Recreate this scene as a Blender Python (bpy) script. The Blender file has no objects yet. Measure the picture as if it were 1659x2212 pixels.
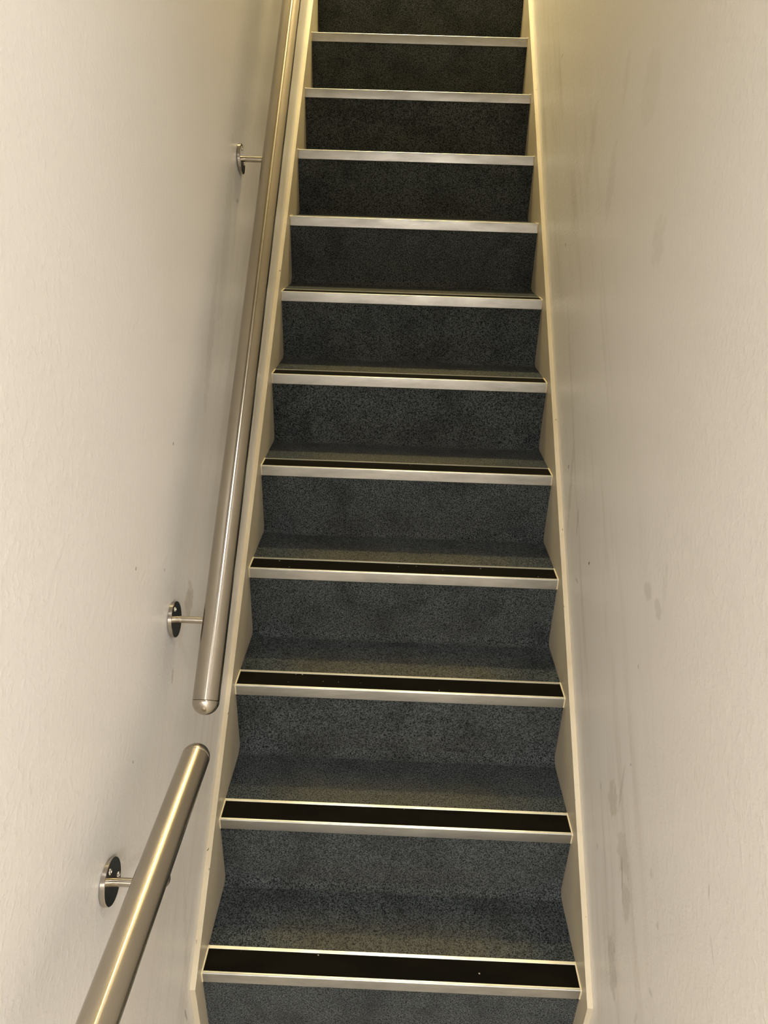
import bpy, bmesh, math
from mathutils import Vector, Matrix

scene = bpy.context.scene
COL = scene.collection

# ------------------------------------------------------------------ sizes (metres)
W = 0.800            # clear width between the stringers
RISE, GOING = 0.2020, 0.2171
NOSE_H, NOSE_D = 0.0293, 0.0607
STRING_T, STRING_UP = 0.012, 0.0485
WALL_X = W / 2 + STRING_T
N_TOP = 12           # step whose nosing is level with the upper landing
FLOOR_Z = -RISE
# the steps were not built perfectly even
DZ = {2: 0.0022, 3: 0.0018, 4: -0.0008, 5: -0.0016, 6: -0.0016, 7: 0.0015}


# ------------------------------------------------------------------ helpers
def link(name, me, mat=None, parent=None, loc=None, smooth=False):
    o = bpy.data.objects.new(name, me)
    COL.objects.link(o)
    if mat is not None and me is not None and not me.materials:
        me.materials.append(mat)
    if parent is not None:
        o.parent = parent
    if loc is not None:
        o.location = loc
    if smooth and me is not None:
        for p in me.polygons:
            p.use_smooth = True
    return o


def mesh_from_bm(name, bm):
    bmesh.ops.recalc_face_normals(bm, faces=bm.faces[:])
    me = bpy.data.meshes.new(name)
    bm.to_mesh(me)
    bm.free()
    return me


def prism_x(profile, x0, x1, segs=1):
    """Extrude a closed (y, z) outline along x."""
    bm = bmesh.new()
    rings = []
    for i in range(segs + 1):
        x = x0 + (x1 - x0) * i / segs
        rings.append([bm.verts.new((x, y, z)) for y, z in profile])
    n = len(profile)
    for a, b in zip(rings[:-1], rings[1:]):
        for i in range(n):
            j = (i + 1) % n
            bm.faces.new((a[i], a[j], b[j], b[i]))
    bm.faces.new(rings[0])
    bm.faces.new(list(reversed(rings[-1])))
    return bm


def box(x0, x1, y0, y1, z0, z1):
    return prism_x([(y0, z0), (y1, z0), (y1, z1), (y0, z1)], x0, x1)


def lathe_z(profile, segs=64, cap_start=True, cap_end=True):
    """Revolve (radius, z) points about the z axis."""
    bm = bmesh.new()
    rings = []
    for r, z in profile:
        if r < 1e-7:
            rings.append([bm.verts.new((0, 0, z))])
        else:
            rings.append([bm.verts.new((r * math.cos(2 * math.pi * i / segs),
                                        r * math.sin(2 * math.pi * i / segs), z)) for i in range(segs)])
    for a, b in zip(rings[:-1], rings[1:]):
        for i in range(segs):
            j = (i + 1) % segs
            if len(a) == 1 and len(b) == 1:
                continue
            if len(a) == 1:
                bm.faces.new((a[0], b[i], b[j]))
            elif len(b) == 1:
                bm.faces.new((a[i], a[j], b[0]))
            else:
                bm.faces.new((a[i], a[j], b[j], b[i]))
    if cap_start and len(rings[0]) > 1:
        bm.faces.new(rings[0])
    if cap_end and len(rings[-1]) > 1:
        bm.faces.new(rings[-1])
    return bm


def bevel(bm, width, segs=2, angle=30):
    edges = [e for e in bm.edges if len(e.link_faces) == 2 and e.calc_face_angle(0) > math.radians(angle)]
    bmesh.ops.bevel(bm, geom=edges, offset=width, segments=segs, affect='EDGES', profile=0.6)


def smooth_by_angle(me, deg=35):
    for p in me.polygons:
        p.use_smooth = True
    bm = bmesh.new()
    bm.from_mesh(me)
    for e in bm.edges:
        e.smooth = not (len(e.link_faces) == 2 and e.calc_face_angle(0) > math.radians(deg))
    bm.to_mesh(me)
    bm.free()


def tag(o, label=None, category=None, group=None, kind=None):
    if label:
        o['label'] = label
    if category:
        o['category'] = category
    if group:
        o['group'] = group
    if kind:
        o['kind'] = kind


# ------------------------------------------------------------------ node helpers
class NT:
    def __init__(self, name):
        self.mat = bpy.data.materials.new(name)
        self.mat.use_nodes = True
        self.t = self.mat.node_tree
        self.t.nodes.clear()
        self.out = self.t.nodes.new('ShaderNodeOutputMaterial')
        self.bsdf = self.t.nodes.new('ShaderNodeBsdfPrincipled')
        self.t.links.new(self.bsdf.outputs[0], self.out.inputs[0])

    def node(self, kind, **kw):
        n = self.t.nodes.new(kind)
        for k, v in kw.items():
            setattr(n, k, v)
        return n

    def put(self, sock, val):
        if isinstance(val, bpy.types.NodeSocket):
            self.t.links.new(val, sock)
        else:
            if hasattr(sock, 'default_value'):
                dv = sock.default_value
                if hasattr(dv, '__len__') and not hasattr(val, '__len__'):
                    val = (val,) * len(dv)
                elif hasattr(dv, '__len__') and len(dv) == 4 and len(val) == 3:
                    val = (*val, 1.0)
            sock.default_value = val

    def math(self, op, a, b=None, c=None, clamp=False):
        n = self.node('ShaderNodeMath', operation=op, use_clamp=clamp)
        self.put(n.inputs[0], a)
        if b is not None:
            self.put(n.inputs[1], b)
        if c is not None:
            self.put(n.inputs[2], c)
        return n.outputs[0]

    def vmath(self, op, a, b):
        n = self.node('ShaderNodeVectorMath', operation=op)
        self.put(n.inputs[0], a)
        self.put(n.inputs[1], b)
        return n.outputs[0]

    def noise(self, vec, scale, detail=2.0, rough=0.5, dist=0.0):
        n = self.node('ShaderNodeTexNoise')
        self.put(n.inputs['Vector'], vec)
        n.inputs['Scale'].default_value = scale
        n.inputs['Detail'].default_value = detail
        n.inputs['Roughness'].default_value = rough
        n.inputs['Distortion'].default_value = dist
        return n.outputs['Fac']

    def mapping(self, vec, scale=(1, 1, 1), rot=(0, 0, 0), loc=(0, 0, 0)):
        n = self.node('ShaderNodeMapping')
        self.put(n.inputs['Vector'], vec)
        n.inputs['Scale'].default_value = scale
        n.inputs['Rotation'].default_value = rot
        n.inputs['Location'].default_value = loc
        return n.outputs[0]

    def smooth(self, val, lo, hi, a=0.0, b=1.0):
        n = self.node('ShaderNodeMapRange', interpolation_type='SMOOTHSTEP')
        self.put(n.inputs['Value'], val)
        n.inputs['From Min'].default_value = lo
        n.inputs['From Max'].default_value = hi
        n.inputs['To Min'].default_value = a
        n.inputs['To Max'].default_value = b
        return n.outputs[0]

    def mix(self, fac, a, b, mode='MIX'):
        n = self.node('ShaderNodeMix', data_type='RGBA', blend_type=mode)
        self.put(n.inputs['Factor'], fac)
        self.put(n.inputs['A'] if False else n.inputs[6], a)
        self.put(n.inputs[7], b)
        return n.outputs[2]

    def bump(self, height, strength, dist):
        n = self.node('ShaderNodeBump')
        n.inputs['Strength'].default_value = strength
        n.inputs['Distance'].default_value = dist
        self.put(n.inputs['Height'], height)
        return n

    def obj(self):
        return self.node('ShaderNodeTexCoord').outputs['Object']

    def sep(self, vec):
        n = self.node('ShaderNodeSeparateXYZ')
        self.put(n.inputs[0], vec)
        return n.outputs

    def set(self, **kw):
        for k, v in kw.items():
            self.put(self.bsdf.inputs[k.replace('_', ' ')], v)


def srgb(r, g, b):
    f = lambda c: (c / 255 / 12.92) if c / 255 <= 0.04045 else ((c / 255 + 0.055) / 1.055) ** 2.4
    return (f(r), f(g), f(b))


# ------------------------------------------------------------------ marks on the painted walls
# (y, z, axis y, axis z, half length, half width, colour, strength), metres on the wall face
BLOTS_LEFT = [
    (0.2101, 0.7891, -0.5727, -0.8198, 0.0405, 0.0273, (.40,.35,.22), 0.55),
    (0.0831, 0.7148, -0.5463, -0.8376, 0.0153, 0.0054, (.42,.28,.17), 0.45),
    (-0.0052, 0.9833, -0.0704, -0.9975, 0.0034, 0.0034, (.2,.18,.14), 0.6),
    (0.8196, 1.4702, 0.1281, -0.9918, 0.0058, 0.0094, (.2,.18,.14), 0.5),
    (0.2183, 1.1010, 0.0932, -0.9956, 0.0030, 0.0034, (.2,.18,.14), 0.6),
    (0.1076, 0.9162, 0.0924, -0.9957, 0.0029, 0.0029, (.2,.18,.14), 0.6),
    (-0.0223, 0.1458, -0.2458, -0.9693, 0.1759, 0.0143, (.4,.37,.32), 0.16),
    (-0.0735, -0.0142, 0.0477, -0.9989, 0.0216, 0.0037, (.2,.18,.15), 0.6),
    (-0.1146, 0.7087, -0.0739, -0.9973, 0.0035, 0.0023, (.2,.18,.14), 0.6),
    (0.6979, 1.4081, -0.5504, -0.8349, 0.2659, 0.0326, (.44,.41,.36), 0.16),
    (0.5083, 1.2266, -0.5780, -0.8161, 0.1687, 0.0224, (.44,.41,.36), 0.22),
    (0.1551, 1.5731, 0.1580, -0.9874, 0.0016, 0.0034, (.95,.9,.8), 0.8),
]
BLOTS_RIGHT = [
    (0.0873, 0.4540, -0.4991, -0.8666, 0.0402, 0.0275, (.45,.41,.31), 0.45),
    (-0.0648, 0.1965, -0.6712, -0.7413, 0.0616, 0.0234, (.36,.32,.27), 0.45),
    (-0.0002, 0.4155, -0.7576, -0.6527, 0.0419, 0.0323, (.45,.42,.33), 0.4),
    (-0.0558, 0.3587, -0.4198, -0.9076, 0.0418, 0.0231, (.45,.42,.33), 0.4),
    (-0.0170, 0.3814, -0.5532, -0.8331, 0.0378, 0.0031, (.16,.16,.13), 0.4),
    (0.0645, 0.5082, -0.1687, -0.9857, 0.0519, 0.0053, (.36,.34,.28), 0.35),
    (0.4748, 0.7578, 0.4358, -0.9001, 0.0064, 0.0037, (.08,.07,.06), 0.9),
    (0.5392, 0.6728, -0.9984, 0.0567, 0.0165, 0.0034, (.25,.23,.19), 0.4),
    (0.7682, 0.8743, 0.2147, -0.9767, 0.0064, 0.0047, (.12,.1,.09), 0.8),
    (0.6114, 0.7908, -0.2678, -0.9635, 0.0340, 0.0073, (.3,.28,.22), 0.4),
    (0.1421, 0.8923, -0.6048, -0.7964, 0.0199, 0.0193, (.45,.43,.37), 0.4),
    (0.0877, 0.8901, -0.5989, -0.8008, 0.0190, 0.0139, (.45,.43,.37), 0.35),
    (0.0844, 0.9449, -0.2983, -0.9545, 0.0575, 0.0110, (.5,.47,.4), 0.16),
    (-0.2545, 0.6646, -0.4523, -0.8919, 0.0129, 0.0020, (.3,.29,.24), 0.3),
    (-0.2970, 0.6080, -0.7454, -0.6667, 0.0210, 0.0022, (.3,.3,.25), 0.3),
    (-0.1087, 0.5050, -0.2510, -0.9680, 0.0107, 0.0051, (.35,.33,.29), 0.3),
    (-0.1998, 0.3453, -0.3623, -0.9321, 0.0059, 0.0071, (.32,.3,.26), 0.32),
    (-0.1842, 0.2425, -0.0377, -0.9993, 0.0137, 0.0052, (.32,.28,.25), 0.3),
    (-0.1670, 0.4608, -0.3986, -0.9171, 0.0075, 0.0036, (.32,.3,.26), 0.3),
    (0.1104, 0.7539, -0.0549, -0.9985, 0.0049, 0.0038, (.3,.28,.24), 0.4),
    (0.6007, 1.6861, -0.3454, -0.9384, 0.0729, 0.0561, (.42,.38,.24), 0.12),
    (0.4101, 1.4368, -0.1842, -0.9829, 0.0453, 0.0325, (.43,.4,.29), 0.16),
    (0.7766, 1.5334, -0.1660, -0.9861, 0.0824, 0.0293, (.4,.36,.27), 0.16),
    (0.7800, 1.7221, -0.1870, -0.9824, 0.0590, 0.0170, (.4,.36,.27), 0.12),
    (0.9949, 1.6197, -0.1558, -0.9878, 0.0948, 0.0274, (.38,.34,.25), 0.16),
    (1.5109, 1.8691, -0.5575, -0.8302, 0.0030, 0.0109, (.15,.12,.08), 0.8),
    (1.1421, 1.3794, 0.3107, -0.9505, 0.0032, 0.0107, (.15,.12,.08), 0.8),
    (-0.1458, 0.7643, -0.4486, -0.8937, 0.0124, 0.0015, (.3,.28,.24), 0.2),
    (0.1564, 0.4177, -0.5344, -0.8452, 0.0095, 0.0047, (.25,.24,.2), 0.3),
    (0.1107, 0.2985, -0.5363, -0.8440, 0.0068, 0.0048, (.25,.24,.2), 0.3),
    (-0.2739, 0.8302, -0.2292, -0.9734, 0.0296, 0.0009, (.95,.9,.85), 0.7),
    (0.0510, 0.5818, -0.9890, 0.1479, 0.0013, 0.0027, (.05,.05,.04), 0.9),
    (0.7178, 0.8348, -0.3028, -0.9531, 0.1229, 0.0136, (.42,.39,.32), 0.35),
]


def wall_material(name, blots, seed):
    m = NT(name)
    co = m.obj()
    s = m.sep(co)
    y, z = s[1], s[2]
    base = srgb(238, 235, 231)
    # faint uneven paint and hand-height grime that follows the slope of the flight
    big = m.noise(m.mapping(co, loc=(seed, 0, 0)), 2.2, 3, 0.55)
    col = m.mix(m.smooth(big, 0.35, 0.75, 0.0, 0.35), base, srgb(231, 226, 217))
    sl = m.mapping(m.mapping(co, rot=(-0.80, 0, 0)), scale=(1, 1.2, 14), loc=(seed * 3, 0, 0))
    streak = m.noise(sl, 1.6, 4, 0.6, 0.3)
    up = m.math('SUBTRACT', z, m.math('MULTIPLY', y, RISE / GOING))
    band = m.math('MULTIPLY', m.smooth(up, 0.95, 0.25), m.smooth(streak, 0.48, 0.78))
    col = m.mix(m.math('MULTIPLY', band, 0.42), col, srgb(186, 177, 158))
    wob = m.math('SUBTRACT', m.noise(co, 60, 3, 0.6), 0.5)
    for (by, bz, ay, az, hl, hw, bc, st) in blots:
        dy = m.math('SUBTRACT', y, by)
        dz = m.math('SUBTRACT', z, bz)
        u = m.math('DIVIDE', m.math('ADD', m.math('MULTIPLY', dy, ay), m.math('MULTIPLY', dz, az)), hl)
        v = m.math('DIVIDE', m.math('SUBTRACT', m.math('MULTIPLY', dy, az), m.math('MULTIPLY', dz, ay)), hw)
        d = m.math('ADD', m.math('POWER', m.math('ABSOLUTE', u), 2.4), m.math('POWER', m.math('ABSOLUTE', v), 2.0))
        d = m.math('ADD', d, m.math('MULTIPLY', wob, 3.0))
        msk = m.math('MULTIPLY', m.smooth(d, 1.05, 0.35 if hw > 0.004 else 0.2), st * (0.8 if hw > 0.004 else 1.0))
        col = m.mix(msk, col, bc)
    # roller stipple
    n1 = m.noise(co, 95, 3, 0.6)
    n2 = m.noise(co, 260, 2, 0.5)
    n3 = m.noise(m.mapping(co, loc=(3.1, 0, 0)), 34, 2, 0.5)
    blob = m.smooth(n1, 0.44, 0.78)
    h = m.math('ADD', m.math('MULTIPLY', blob, 0.75), m.math('MULTIPLY', n2, 0.22))
    h = m.math('ADD', h, m.math('MULTIPLY', n3, 0.35))
    b = m.bump(h, 0.34, 0.0014)
    m.set(Base_Color=col, Roughness=0.36, Specular_IOR_Level=0.42, Normal=b.outputs[0])
    return m.mat


def plain_paint(name, rgb, rough=0.6):
    m = NT(name)
    co = m.obj()
    n = m.noise(co, 3.0, 3, 0.5)
    m.set(Base_Color=m.mix(m.smooth(n, 0.3, 0.8, 0, 0.25), rgb, tuple(c * 0.9 for c in rgb)), Roughness=rough,
          Normal=m.bump(m.noise(co, 120, 2), 0.2, 0.001).outputs[0])
    return m.mat


def stringer_material():
    m = NT('yellowed gloss paint')
    co = m.obj()
    base = m.mix(m.smooth(m.noise(co, 5, 3, 0.5), 0.35, 0.7), srgb(204, 194, 171), srgb(193, 182, 158))
    scuff = m.noise(m.mapping(co, rot=(-0.75, 0, 0), scale=(1, 3, 40)), 3.0, 3, 0.6)
    base = m.mix(m.smooth(scuff, 0.60, 0.80, 0, 0.35), base, srgb(176, 166, 146))
    chips = m.noise(m.mapping(co, scale=(2.2, 1, 1)), 62, 2, 0.5)
    edge = m.smooth(m.math('ABSOLUTE', m.sep(co)[0]), W / 2 + 0.0045, W / 2 + 0.001)
    s = m.sep(co)
    up = m.math('SUBTRACT', s[2], m.math('MULTIPLY', s[1], RISE / GOING))
    near_top = m.smooth(up, STRING_UP - 0.012, STRING_UP - 0.004)
    col = m.mix(m.math('MULTIPLY', m.smooth(chips, 0.735, 0.765), m.math('MULTIPLY', near_top, 0.85)),
                base, srgb(70, 56, 40))
    b = m.bump(m.noise(m.mapping(co, rot=(-0.75, 0, 0), scale=(1, 0.25, 2)), 60, 3, 0.6), 0.25, 0.0012)
    m.set(Base_Color=col, Roughness=0.42, Specular_IOR_Level=0.5, Normal=b.outputs[0])
    return m.mat


def carpet_material(name, tread):
    m = NT(name)
    loc = m.obj()
    info = m.node('ShaderNodeObjectInfo')
    co = m.vmath('ADD', loc, m.vmath('MULTIPLY', info.outputs['Location'], (0.0, 7.31, 3.17)))
    f1 = m.noise(co, 330, 2.0, 0.6, 0.6)
    f2 = m.noise(m.vmath('ADD', co, (5.2, 1.3, 8.8)), 560, 1.0, 0.5, 0.4)
    mott = m.noise(co, 9, 4, 0.6)
    tuft = m.math('ADD', m.math('MULTIPLY', f1, 0.68), m.math('MULTIPLY', f2, 0.32))
    t = m.smooth(tuft, 0.40, 0.61)
    dark, mid = (0.0040, 0.0048, 0.0054), (0.109, 0.124, 0.126)
    col = m.mix(t, dark, mid)
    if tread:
        col = m.mix(1.0, col, (0.80, 0.82, 0.83), 'MULTIPLY')      # shade in the colour: treads darkened to offset lamp light
    # a few paler heather fibres
    col = m.mix(m.smooth(f2, 0.62, 0.74, 0, 0.6), col, (0.19, 0.195, 0.19))
    # flattened pile
    col = m.mix(m.smooth(mott, 0.40, 0.72, 0.0, 0.42), col, tuple(c * 0.62 for c in dark))
    s = m.sep(loc)
    ax = m.math('ABSOLUTE', s[0])
    dn = m.noise(co, 16, 4, 0.65)
    axn = m.math('ADD', ax, m.math('MULTIPLY', m.math('SUBTRACT', dn, 0.5), 0.22))
    side = m.smooth(axn, 0.36, 0.17)
    if tread:
        # trodden-in dust where feet land, strongest behind the nosing
        yy = m.math('ADD', s[1], m.math('MULTIPLY', m.math('SUBTRACT', dn, 0.5), 0.05))
        front = m.smooth(yy, 0.175, 0.075)
        dust = m.math('MULTIPLY', m.math('MULTIPLY', side, front), m.smooth(t, -0.5, 0.9))
        col = m.mix(m.math('MULTIPLY', dust, 0.55), col, (0.135, 0.122, 0.074))
    else:
        low = m.smooth(s[2], -0.09, -0.16)
        dust = m.math('MULTIPLY', m.math('MULTIPLY', side, low), t)
        col = m.mix(m.math('MULTIPLY', dust, 0.22), col, (0.10, 0.085, 0.055))
    b = m.bump(tuft, 0.9, 0.004)
    m.set(Base_Color=col, Roughness=0.95, Specular_IOR_Level=0.12, Normal=b.outputs[0],
          Sheen_Weight=0.05, Sheen_Roughness=0.6, Sheen_Tint=(0.75, 0.78, 0.8))
    return m.mat


def aluminium_material():
    m = NT('brushed aluminium')
    co = m.obj()
    info = m.node('ShaderNodeObjectInfo')
    co = m.vmath('ADD', co, m.vmath('MULTIPLY', info.outputs['Location'], (0.0, 5.7, 2.9)))
    st = m.noise(m.mapping(co, scale=(1.0, 60, 60)), 6.0, 3, 0.6)
    bl = m.noise(m.mapping(co, scale=(1, 1.5, 4)), 7.0, 4, 0.65)
    col = m.mix(m.smooth(bl, 0.3, 0.75), (0.50, 0.50, 0.48), (0.36, 0.36, 0.345))
    rough = m.math('ADD', m.math('MULTIPLY', bl, 0.30), 0.24)
    m.set(Base_Color=col, Metallic=1.0, Roughness=rough, Normal=m.bump(st, 0.12, 0.0006).outputs[0])
    return m.mat


def grip_material():
    m = NT('black grit strip')
    co = m.obj()
    info = m.node('ShaderNodeObjectInfo')
    co = m.vmath('ADD', co, m.vmath('MULTIPLY', info.outputs['Location'], (0.0, 5.7, 2.9)))
    n = m.noise(co, 620, 2, 0.6)
    w = m.noise(m.mapping(co, scale=(0.35, 1, 1)), 14, 4, 0.6)
    col = m.mix(m.smooth(w, 0.35, 0.7), (0.0022, 0.0018, 0.0010), (0.0060, 0.0046, 0.0022))
    sp = m.noise(m.vmath('ADD', co, (2.0, 4.0, 1.0)), 130, 0, 0.5)
    col = m.mix(m.smooth(sp, 0.86, 0.88), col, (0.35, 0.33, 0.28))
    m.set(Base_Color=col, Roughness=0.62, Specular_IOR_Level=0.05, Normal=m.bump(n, 0.5, 0.0012).outputs[0])
    return m.mat


def steel_material(name, rough, aniso, tint=(0.43, 0.388, 0.322)):
    m = NT(name)
    co = m.obj()
    grain = m.noise(m.mapping(co, scale=(1, 1, 60)), 14.0, 3, 0.6)
    tn = m.node('ShaderNodeTangent', direction_type='RADIAL', axis='Z')
    patch = m.noise(co, 4.0, 3, 0.5)
    col = m.mix(m.smooth(patch, 0.3, 0.75), tint, tuple(c * 0.86 for c in tint))
    m.set(Base_Color=col, Metallic=1.0, Roughness=m.math('ADD', m.math('MULTIPLY', grain, 0.08), rough - 0.04),
          Anisotropic=aniso, Anisotropic_Rotation=0.25, Tangent=tn.outputs[0])
    return m.mat


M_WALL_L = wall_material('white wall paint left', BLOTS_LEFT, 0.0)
M_WALL_R = wall_material('white wall paint right', BLOTS_RIGHT, 4.0)
M_PAINT = plain_paint('grey beige ceiling paint', srgb(150, 144, 132))
M_FLOOR = plain_paint('beige vinyl floor', srgb(176, 168, 152), 0.5)
M_STRING = stringer_material()
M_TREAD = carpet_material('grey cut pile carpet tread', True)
M_RISER = carpet_material('grey cut pile carpet riser', False)
M_ALU = aluminium_material()
M_GRIP = grip_material()
M_RAIL = steel_material('brushed stainless steel tube', 0.21, 0.85)
M_CAP = steel_material('satin stainless steel cap', 0.26, 0.3)
M_STEM = steel_material('stainless steel bar', 0.24, 0.6)
M_PLATE = steel_material('stainless steel disc', 0.17, 0.0, (0.50, 0.46, 0.40))
M_SCREW = steel_material('bright screw steel', 0.2, 0.0, (0.72, 0.70, 0.66))
M_SEAL = plain_paint('cream sealant', srgb(214, 202, 172), 0.5)

# ------------------------------------------------------------------ the setting
Y_BACK, Y_FRONT = -3.0, 4.3
Y_TOP = N_TOP * GOING
Z_TOP = N_TOP * RISE
CEIL_LOW, CEIL_HIGH = 2.36, 4.75
T = 0.10


def structure(name, bm, mat):
    o = link(name, mesh_from_bm(name, bm), mat)
    o['kind'] = 'structure'
    return o


wl = structure('wall_left', box(-WALL_X - T, -WALL_X, Y_BACK - T, Y_FRONT + T, FLOOR_Z - T, CEIL_HIGH + T), M_WALL_L)
wr = structure('wall_right', box(WALL_X, WALL_X + T, Y_BACK - T, Y_FRONT + T, FLOOR_Z - T, CEIL_HIGH + T), M_WALL_R)
structure('wall_back', box(-WALL_X, WALL_X, Y_BACK - T, Y_BACK, FLOOR_Z, CEIL_LOW + T), M_PAINT)
structure('wall_front', box(-WALL_X, WALL_X, Y_FRONT, Y_FRONT + T, Z_TOP - 0.2, CEIL_HIGH + T), M_PAINT)
structure('wall_light_blocker', box(-WALL_X, WALL_X, -1.42, -1.30, 2.06, CEIL_LOW), M_PAINT)  # added unseen header, keeps hall lamp light off the upper steps
structure('floor', box(-WALL_X, WALL_X, Y_BACK, 0.02, FLOOR_Z - T, FLOOR_Z), M_FLOOR)
structure('floor_landing', box(-WALL_X, WALL_X, Y_TOP + NOSE_D, Y_FRONT, Z_TOP - 0.2, Z_TOP - 0.001), M_FLOOR)
# flat over the foot of the stair, rising with the flight, flat again over the landing
structure('ceiling', prism_x([(Y_BACK, CEIL_LOW), (-0.15, CEIL_LOW), (2.35, CEIL_HIGH), (Y_FRONT, CEIL_HIGH),
                              (Y_FRONT, CEIL_HIGH + T), (2.31, CEIL_HIGH + T), (-0.19, CEIL_LOW + T),
                              (Y_BACK, CEIL_LOW + T)], -WALL_X, WALL_X), M_PAINT)

# ------------------------------------------------------------------ the staircase
stair = bpy.data.objects.new('staircase', None)
COL.objects.link(stair)
stair.location = (0, 0, FLOOR_Z)
tag(stair, 'steep straight staircase in dark grey carpet with silver nosings between white walls', 'stairs')
UP = Vector((0, 0, -FLOOR_Z))       # part coordinates are given from the lowest nosing


def stair_part(name, me, mat, at=(0, 0, 0), parent=stair, label=None):
    o = link(name, me, mat, parent, Vector(at) + (UP if parent is stair else Vector()))
    if label:
        o['label'] = label
    return o


def string_line(y):
    return y * RISE / GOING + STRING_UP


Y_FOOT = -0.040
y_end = Y_TOP + 0.045
prof = [(Y_FOOT, FLOOR_Z), (Y_FOOT, string_line(Y_FOOT)), (y_end, string_line(y_end)),
        (y_end, string_line(y_end) - 0.30), ((FLOOR_Z + 0.30 - STRING_UP) * GOING / RISE, FLOOR_Z)]
for sx in (-1, 1):
    a, b = sorted((sx * W / 2, sx * (WALL_X - 0.0002)))
    bm = prism_x(prof, a, b)
    bevel(bm, 0.0012, 2)
    me = mesh_from_bm('stringer', bm)
    smooth_by_angle(me)
    stair_part('stringer', me, M_STRING, label='cream painted stair stringer')

half = W / 2 - 0.0004
RF = 0.0032              # face of the riser carpet behind the front of the nosing
FIL = 0.020              # the carpet rolls from tread to riser
CT = -0.0012             # carpet height against the nosing top


def riser_mesh(first):
    top = -0.0032
    bot = CT - RISE
    pts = [(RF + 0.010, top), (RF, top)]
    if first:
        pts += [(RF, -RISE), (RF + 0.010, -RISE)]
    else:
        for i in range(9):
            a = math.pi / 2 * i / 8
            pts.append((RF - FIL + FIL * math.cos(a), bot + FIL - FIL * math.sin(a)))
        pts += [(RF - FIL, bot - 0.008), (RF + 0.010, bot - 0.008)]
    me = mesh_from_bm('riser', prism_x(pts, -half, half, 1))
    smooth_by_angle(me, 40)
    return me


def tread_mesh():
    y0, y1 = NOSE_D + 0.0002, GOING + RF - FIL
    pts = [(y0, CT - 0.008), (y0, CT - 0.0015), (y0 + 0.0012, CT), (y1, CT), (y1, CT - 0.008)]
    return mesh_from_bm('tread', prism_x(pts, -half, half, 1))


def nosing_mesh():
    """Aluminium angle: front flange, rounded arris, a recess for the strip, a thin back lip."""
    r = 0.0026
    pts = [(0.0010, -NOSE_H), (0.0, -NOSE_H + 0.0010)]
    for i in range(6):
        a = math.pi / 2 * i / 5
        pts.append((r - r * math.cos(a), -r + r * math.sin(a)))
    pts += [(0.0058, 0.0), (0.0062, -0.0004), (0.0062, -0.0016),
            (NOSE_D - 0.0072, -0.0016), (NOSE_D - 0.0072, -0.0004), (NOSE_D - 0.0068, 0.0),
            (NOSE_D - 0.0004, 0.0), (NOSE_D, -0.0005), (NOSE_D, -0.0030), (0.0030, -0.0030), (0.0030, -NOSE_H)]
    me = mesh_from_bm('nosing', prism_x(pts, -half, half, 1))
    smooth_by_angle(me, 25)
    return me


def grip_mesh():
    pts = [(0.0064, -0.00155), (NOSE_D - 0.0074, -0.00155), (NOSE_D - 0.0074, -0.0007), (0.0064, -0.0007)]
    return mesh_from_bm('grip_strip', prism_x(pts, -half + 0.0012, half - 0.0012, 1))


def bead_mesh(sx):
    """Bead of sealant closing the end of the nosing against the stringer."""
    e = 0.0013
    a, b = sorted((sx * (half + 0.0003), sx * (half - 0.0026)))
    pts = [(-e, -NOSE_H + 0.002), (-e, -0.001), (0.001, e), (NOSE_D - 0.004, e), (NOSE_D, 0.0), (NOSE_D, -0.0012),
           (0.0004, -0.0012), (0.0004, -NOSE_H + 0.002)]
    return mesh_from_bm('sealant_bead', prism_x(pts, a, b))


me_first, me_riser, me_tread = riser_mesh(True), riser_mesh(False), tread_mesh()
me_nose, me_grip = nosing_mesh(), grip_mesh()
me_beads = [bead_mesh(-1), bead_mesh(1)]

for k in range(N_TOP + 1):
    at = (0, k * GOING, k * RISE + DZ.get(k, 0.0))
    stair_part('riser', me_first if k == 0 else me_riser, M_RISER, at)
    if k < N_TOP:
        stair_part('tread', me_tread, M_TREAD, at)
    n = stair_part('nosing', me_nose, M_ALU, at, label='brushed aluminium stair nosing')
    g = stair_part('grip_strip', me_grip, M_GRIP, parent=n)
    g['label'] = 'black anti-slip strip'
    for mb in me_beads:
        stair_part('sealant_bead', mb, M_SEAL, parent=n)

# ------------------------------------------------------------------ handrails
RAIL_X, RAIL_R = -0.3270, 0.0220
PLATE_R, PLATE_T = 0.0318, 0.0066


def pole_rotation(direction):
    return Vector((0, 0, 1)).rotation_difference(Vector(direction).normalized())


def plate_mesh():
    R, t = PLATE_R, PLATE_T
    return lathe_z([(0, 0), (R, 0), (R, t - 0.0007), (R - 0.0007, t), (0, t)], 72)


def screw_mesh():
    bm = lathe_z([(0.0043, -0.0006), (0.0043, 0.0003), (0.0036, 0.0011), (0.0018, 0.0013), (0.0016, 0.0004), (0, 0.0004)], 24)
    return bm


me_plate = mesh_from_bm('wall_plate', plate_mesh())
smooth_by_angle(me_plate)
me_screw = mesh_from_bm('screw', screw_mesh())
smooth_by_angle(me_screw, 50)


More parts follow.
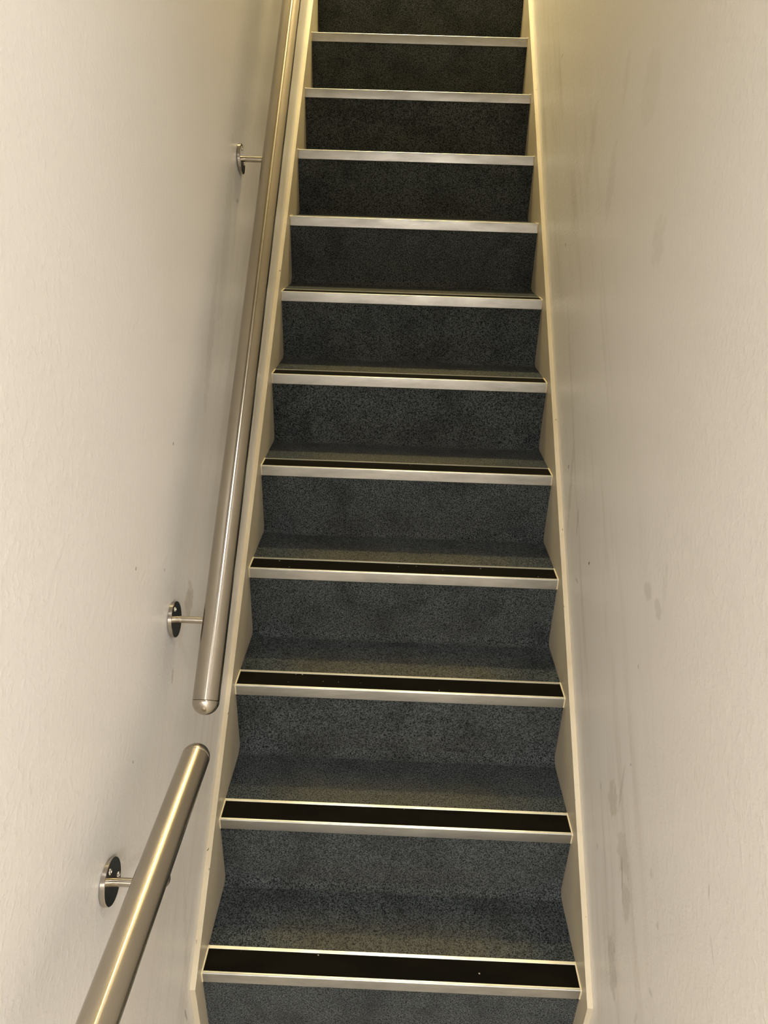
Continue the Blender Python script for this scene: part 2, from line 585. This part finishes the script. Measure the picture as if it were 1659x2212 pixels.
def bracket(root, y, z_stem, z_rail, slope):
    """Wall disc with three screws, a straight bar out from the wall and a post up to a saddle under the rail."""
    reach = RAIL_X + WALL_X - 0.009
    bm = lathe_z([(0, PLATE_T * 0.5), (0.0060, PLATE_T * 0.5), (0.0060, reach - 0.004), (0, reach - 0.004)], 40)
    me = mesh_from_bm('bracket', bm)
    smooth_by_angle(me, 60)
    b = link('bracket', me, M_STEM, root)
    b.rotation_mode = 'QUATERNION'
    b.rotation_quaternion = pole_rotation((1, 0, 0))
    b.location = Vector((-WALL_X, y, z_stem)) - root.location
    p = link('wall_plate', me_plate, M_PLATE, b)
    p.rotation_euler = (math.radians(-2.6), math.radians(-1.2), 0)     # not quite flush on uneven plaster
    p.location = (0, 0, 0.0004)
    for ang in (62, 182, 302):
        a = math.radians(ang)
        s = link('screw', me_screw, M_SCREW, b)
        s.location = (math.cos(a) * 0.0215, math.sin(a) * 0.0215, PLATE_T)
    # post and saddle, built upright and turned back into the bar's frame
    z0 = 0.010
    kn = [(0.0128 * math.sin(math.radians(d)), z0 - 0.0128 * math.cos(math.radians(d))) for d in range(15, 151, 15)]
    z1 = z_rail - z_stem - RAIL_R * math.sqrt(1 + slope * slope) * 0.97
    bm = lathe_z([(0, z0 - 0.0128)] + kn + [(0.0064, z0 + 0.0125), (0.0064, max(z1 - 0.004, z0 + 0.013)), (0.0110, z1 - 0.001), (0.0110, z1 + 0.004), (0, z1 + 0.004)], 32)
    me = mesh_from_bm('saddle_post', bm)
    smooth_by_angle(me, 50)
    c = link('saddle_post', me, M_STEM, b)
    c.rotation_mode = 'QUATERNION'
    c.rotation_quaternion = b.rotation_quaternion.inverted()
    c.location = (0, 0, reach)


def handrail(label, y_a, z_a, slope, length, cap_front, brackets):
    """Tube that starts at the centre of its rounded end and runs along +y or -y."""
    root = bpy.data.objects.new('handrail', None)
    COL.objects.link(root)
    root.location = (RAIL_X, y_a, z_a)
    tag(root, label, 'handrail', 'steel handrails on the left wall')
    sgn = 1 if length > 0 else -1
    d = Vector((0, sgn, sgn * slope)).normalized()
    L = abs(length) * math.sqrt(1 + slope * slope)
    R = RAIL_R
    me = mesh_from_bm('tube', lathe_z([(R - 0.0006, 0.0), (R, 0.0005), (R, L - 0.0005), (R - 0.0006, L)], 96))
    smooth_by_angle(me, 40)
    t = link('tube', me, M_RAIL, root)
    for at, dirn in ((0.0, -d), (L, d)):
        prof = [(R - 0.0006, 0.0002), (R, 0.0007)]
        for i in range(1, 13):
            a = math.pi / 2 * i / 12
            prof.append((R * math.cos(a) if i < 12 else 0.0, 0.0007 + R * math.sin(a)))
        me = mesh_from_bm('end_cap', lathe_z(prof, 96, True, False))
        smooth_by_angle(me, 60)
        c = link('end_cap', me, M_CAP, root)
        c.rotation_mode = 'QUATERNION'
        c.rotation_quaternion = pole_rotation(dirn)
        c.location = d * at
    t.rotation_mode = 'QUATERNION'
    t.rotation_quaternion = pole_rotation(d)
    for (by, bz) in brackets:
        bracket(root, by, bz, z_a + (by - y_a) * slope, slope)
    return root


handrail('long sloping stainless steel handrail running up beside the stairs on the left wall',
         -0.0059, 0.7382, 1.0046, 2.35, True,
         [(0.117, 0.8108), (0.868, 1.5567), (1.62, 2.303)])
handrail('short level stainless steel handrail below the sloping rail, cut off by the bottom edge',
         -0.0842, 0.6914, 0.0, -1.55, True,
         [(-0.246, 0.6172), (-1.25, 0.6172)])

# ------------------------------------------------------------------ light
def lamp(name, loc, size, watts, colour, spread=180):
    l = bpy.data.lights.new(name, 'AREA')
    l.shape = 'DISK'
    l.size = size
    l.energy = watts
    l.color = colour
    l.spread = math.radians(spread)
    o = bpy.data.objects.new(name, l)
    COL.objects.link(o)
    o.location = loc
    return o


lamp('ceiling_lamp_low', (0.13, -0.45, CEIL_LOW - 0.03), 0.12, 5.2, (1.0, 0.968, 0.942), 160)
lamp('ceiling_lamp_hall', (0.0, -2.55, CEIL_LOW - 0.03), 0.36, 84, (1.0, 0.968, 0.942), 150)
lamp('ceiling_lamp_high', (0.0, 2.85, CEIL_HIGH - 0.03), 0.16, 78, (1.0, 0.82, 0.43), 125)

w = bpy.data.worlds.new('World')
scene.world = w
w.use_nodes = True
w.node_tree.nodes['Background'].inputs[0].default_value = (0.02, 0.019, 0.017, 1)

# ------------------------------------------------------------------ camera
cam = bpy.data.cameras.new('Camera')
co = bpy.data.objects.new('Camera', cam)
COL.objects.link(co)
scene.camera = co
cam.sensor_fit = 'VERTICAL'
cam.sensor_height = 36.0
cam.lens = 1489.6 / 2212 * 36.0
cam.clip_start = 0.02
right = Vector((0.99920, 0.02790, 0.02810))
up = Vector((-0.03730, 0.42580, 0.90400))
fwd = Vector((-0.01330, 0.90440, -0.42650))
fwd.normalize()
right = (right - fwd * right.dot(fwd)).normalized()
up = right.cross(fwd)
co.matrix_world = Matrix(((right.x, up.x, -fwd.x, -0.0317), (right.y, up.y, -fwd.y, -0.8891),
                          (right.z, up.z, -fwd.z, 1.5089), (0, 0, 0, 1)))

vs = scene.view_settings
vs.view_transform = 'Standard'
vs.look = 'None'
vs.gamma = 1.0
vs.use_curve_mapping = False
vs.exposure = 0.0
scene.cycles.caustics_reflective = False
scene.cycles.caustics_refractive = False
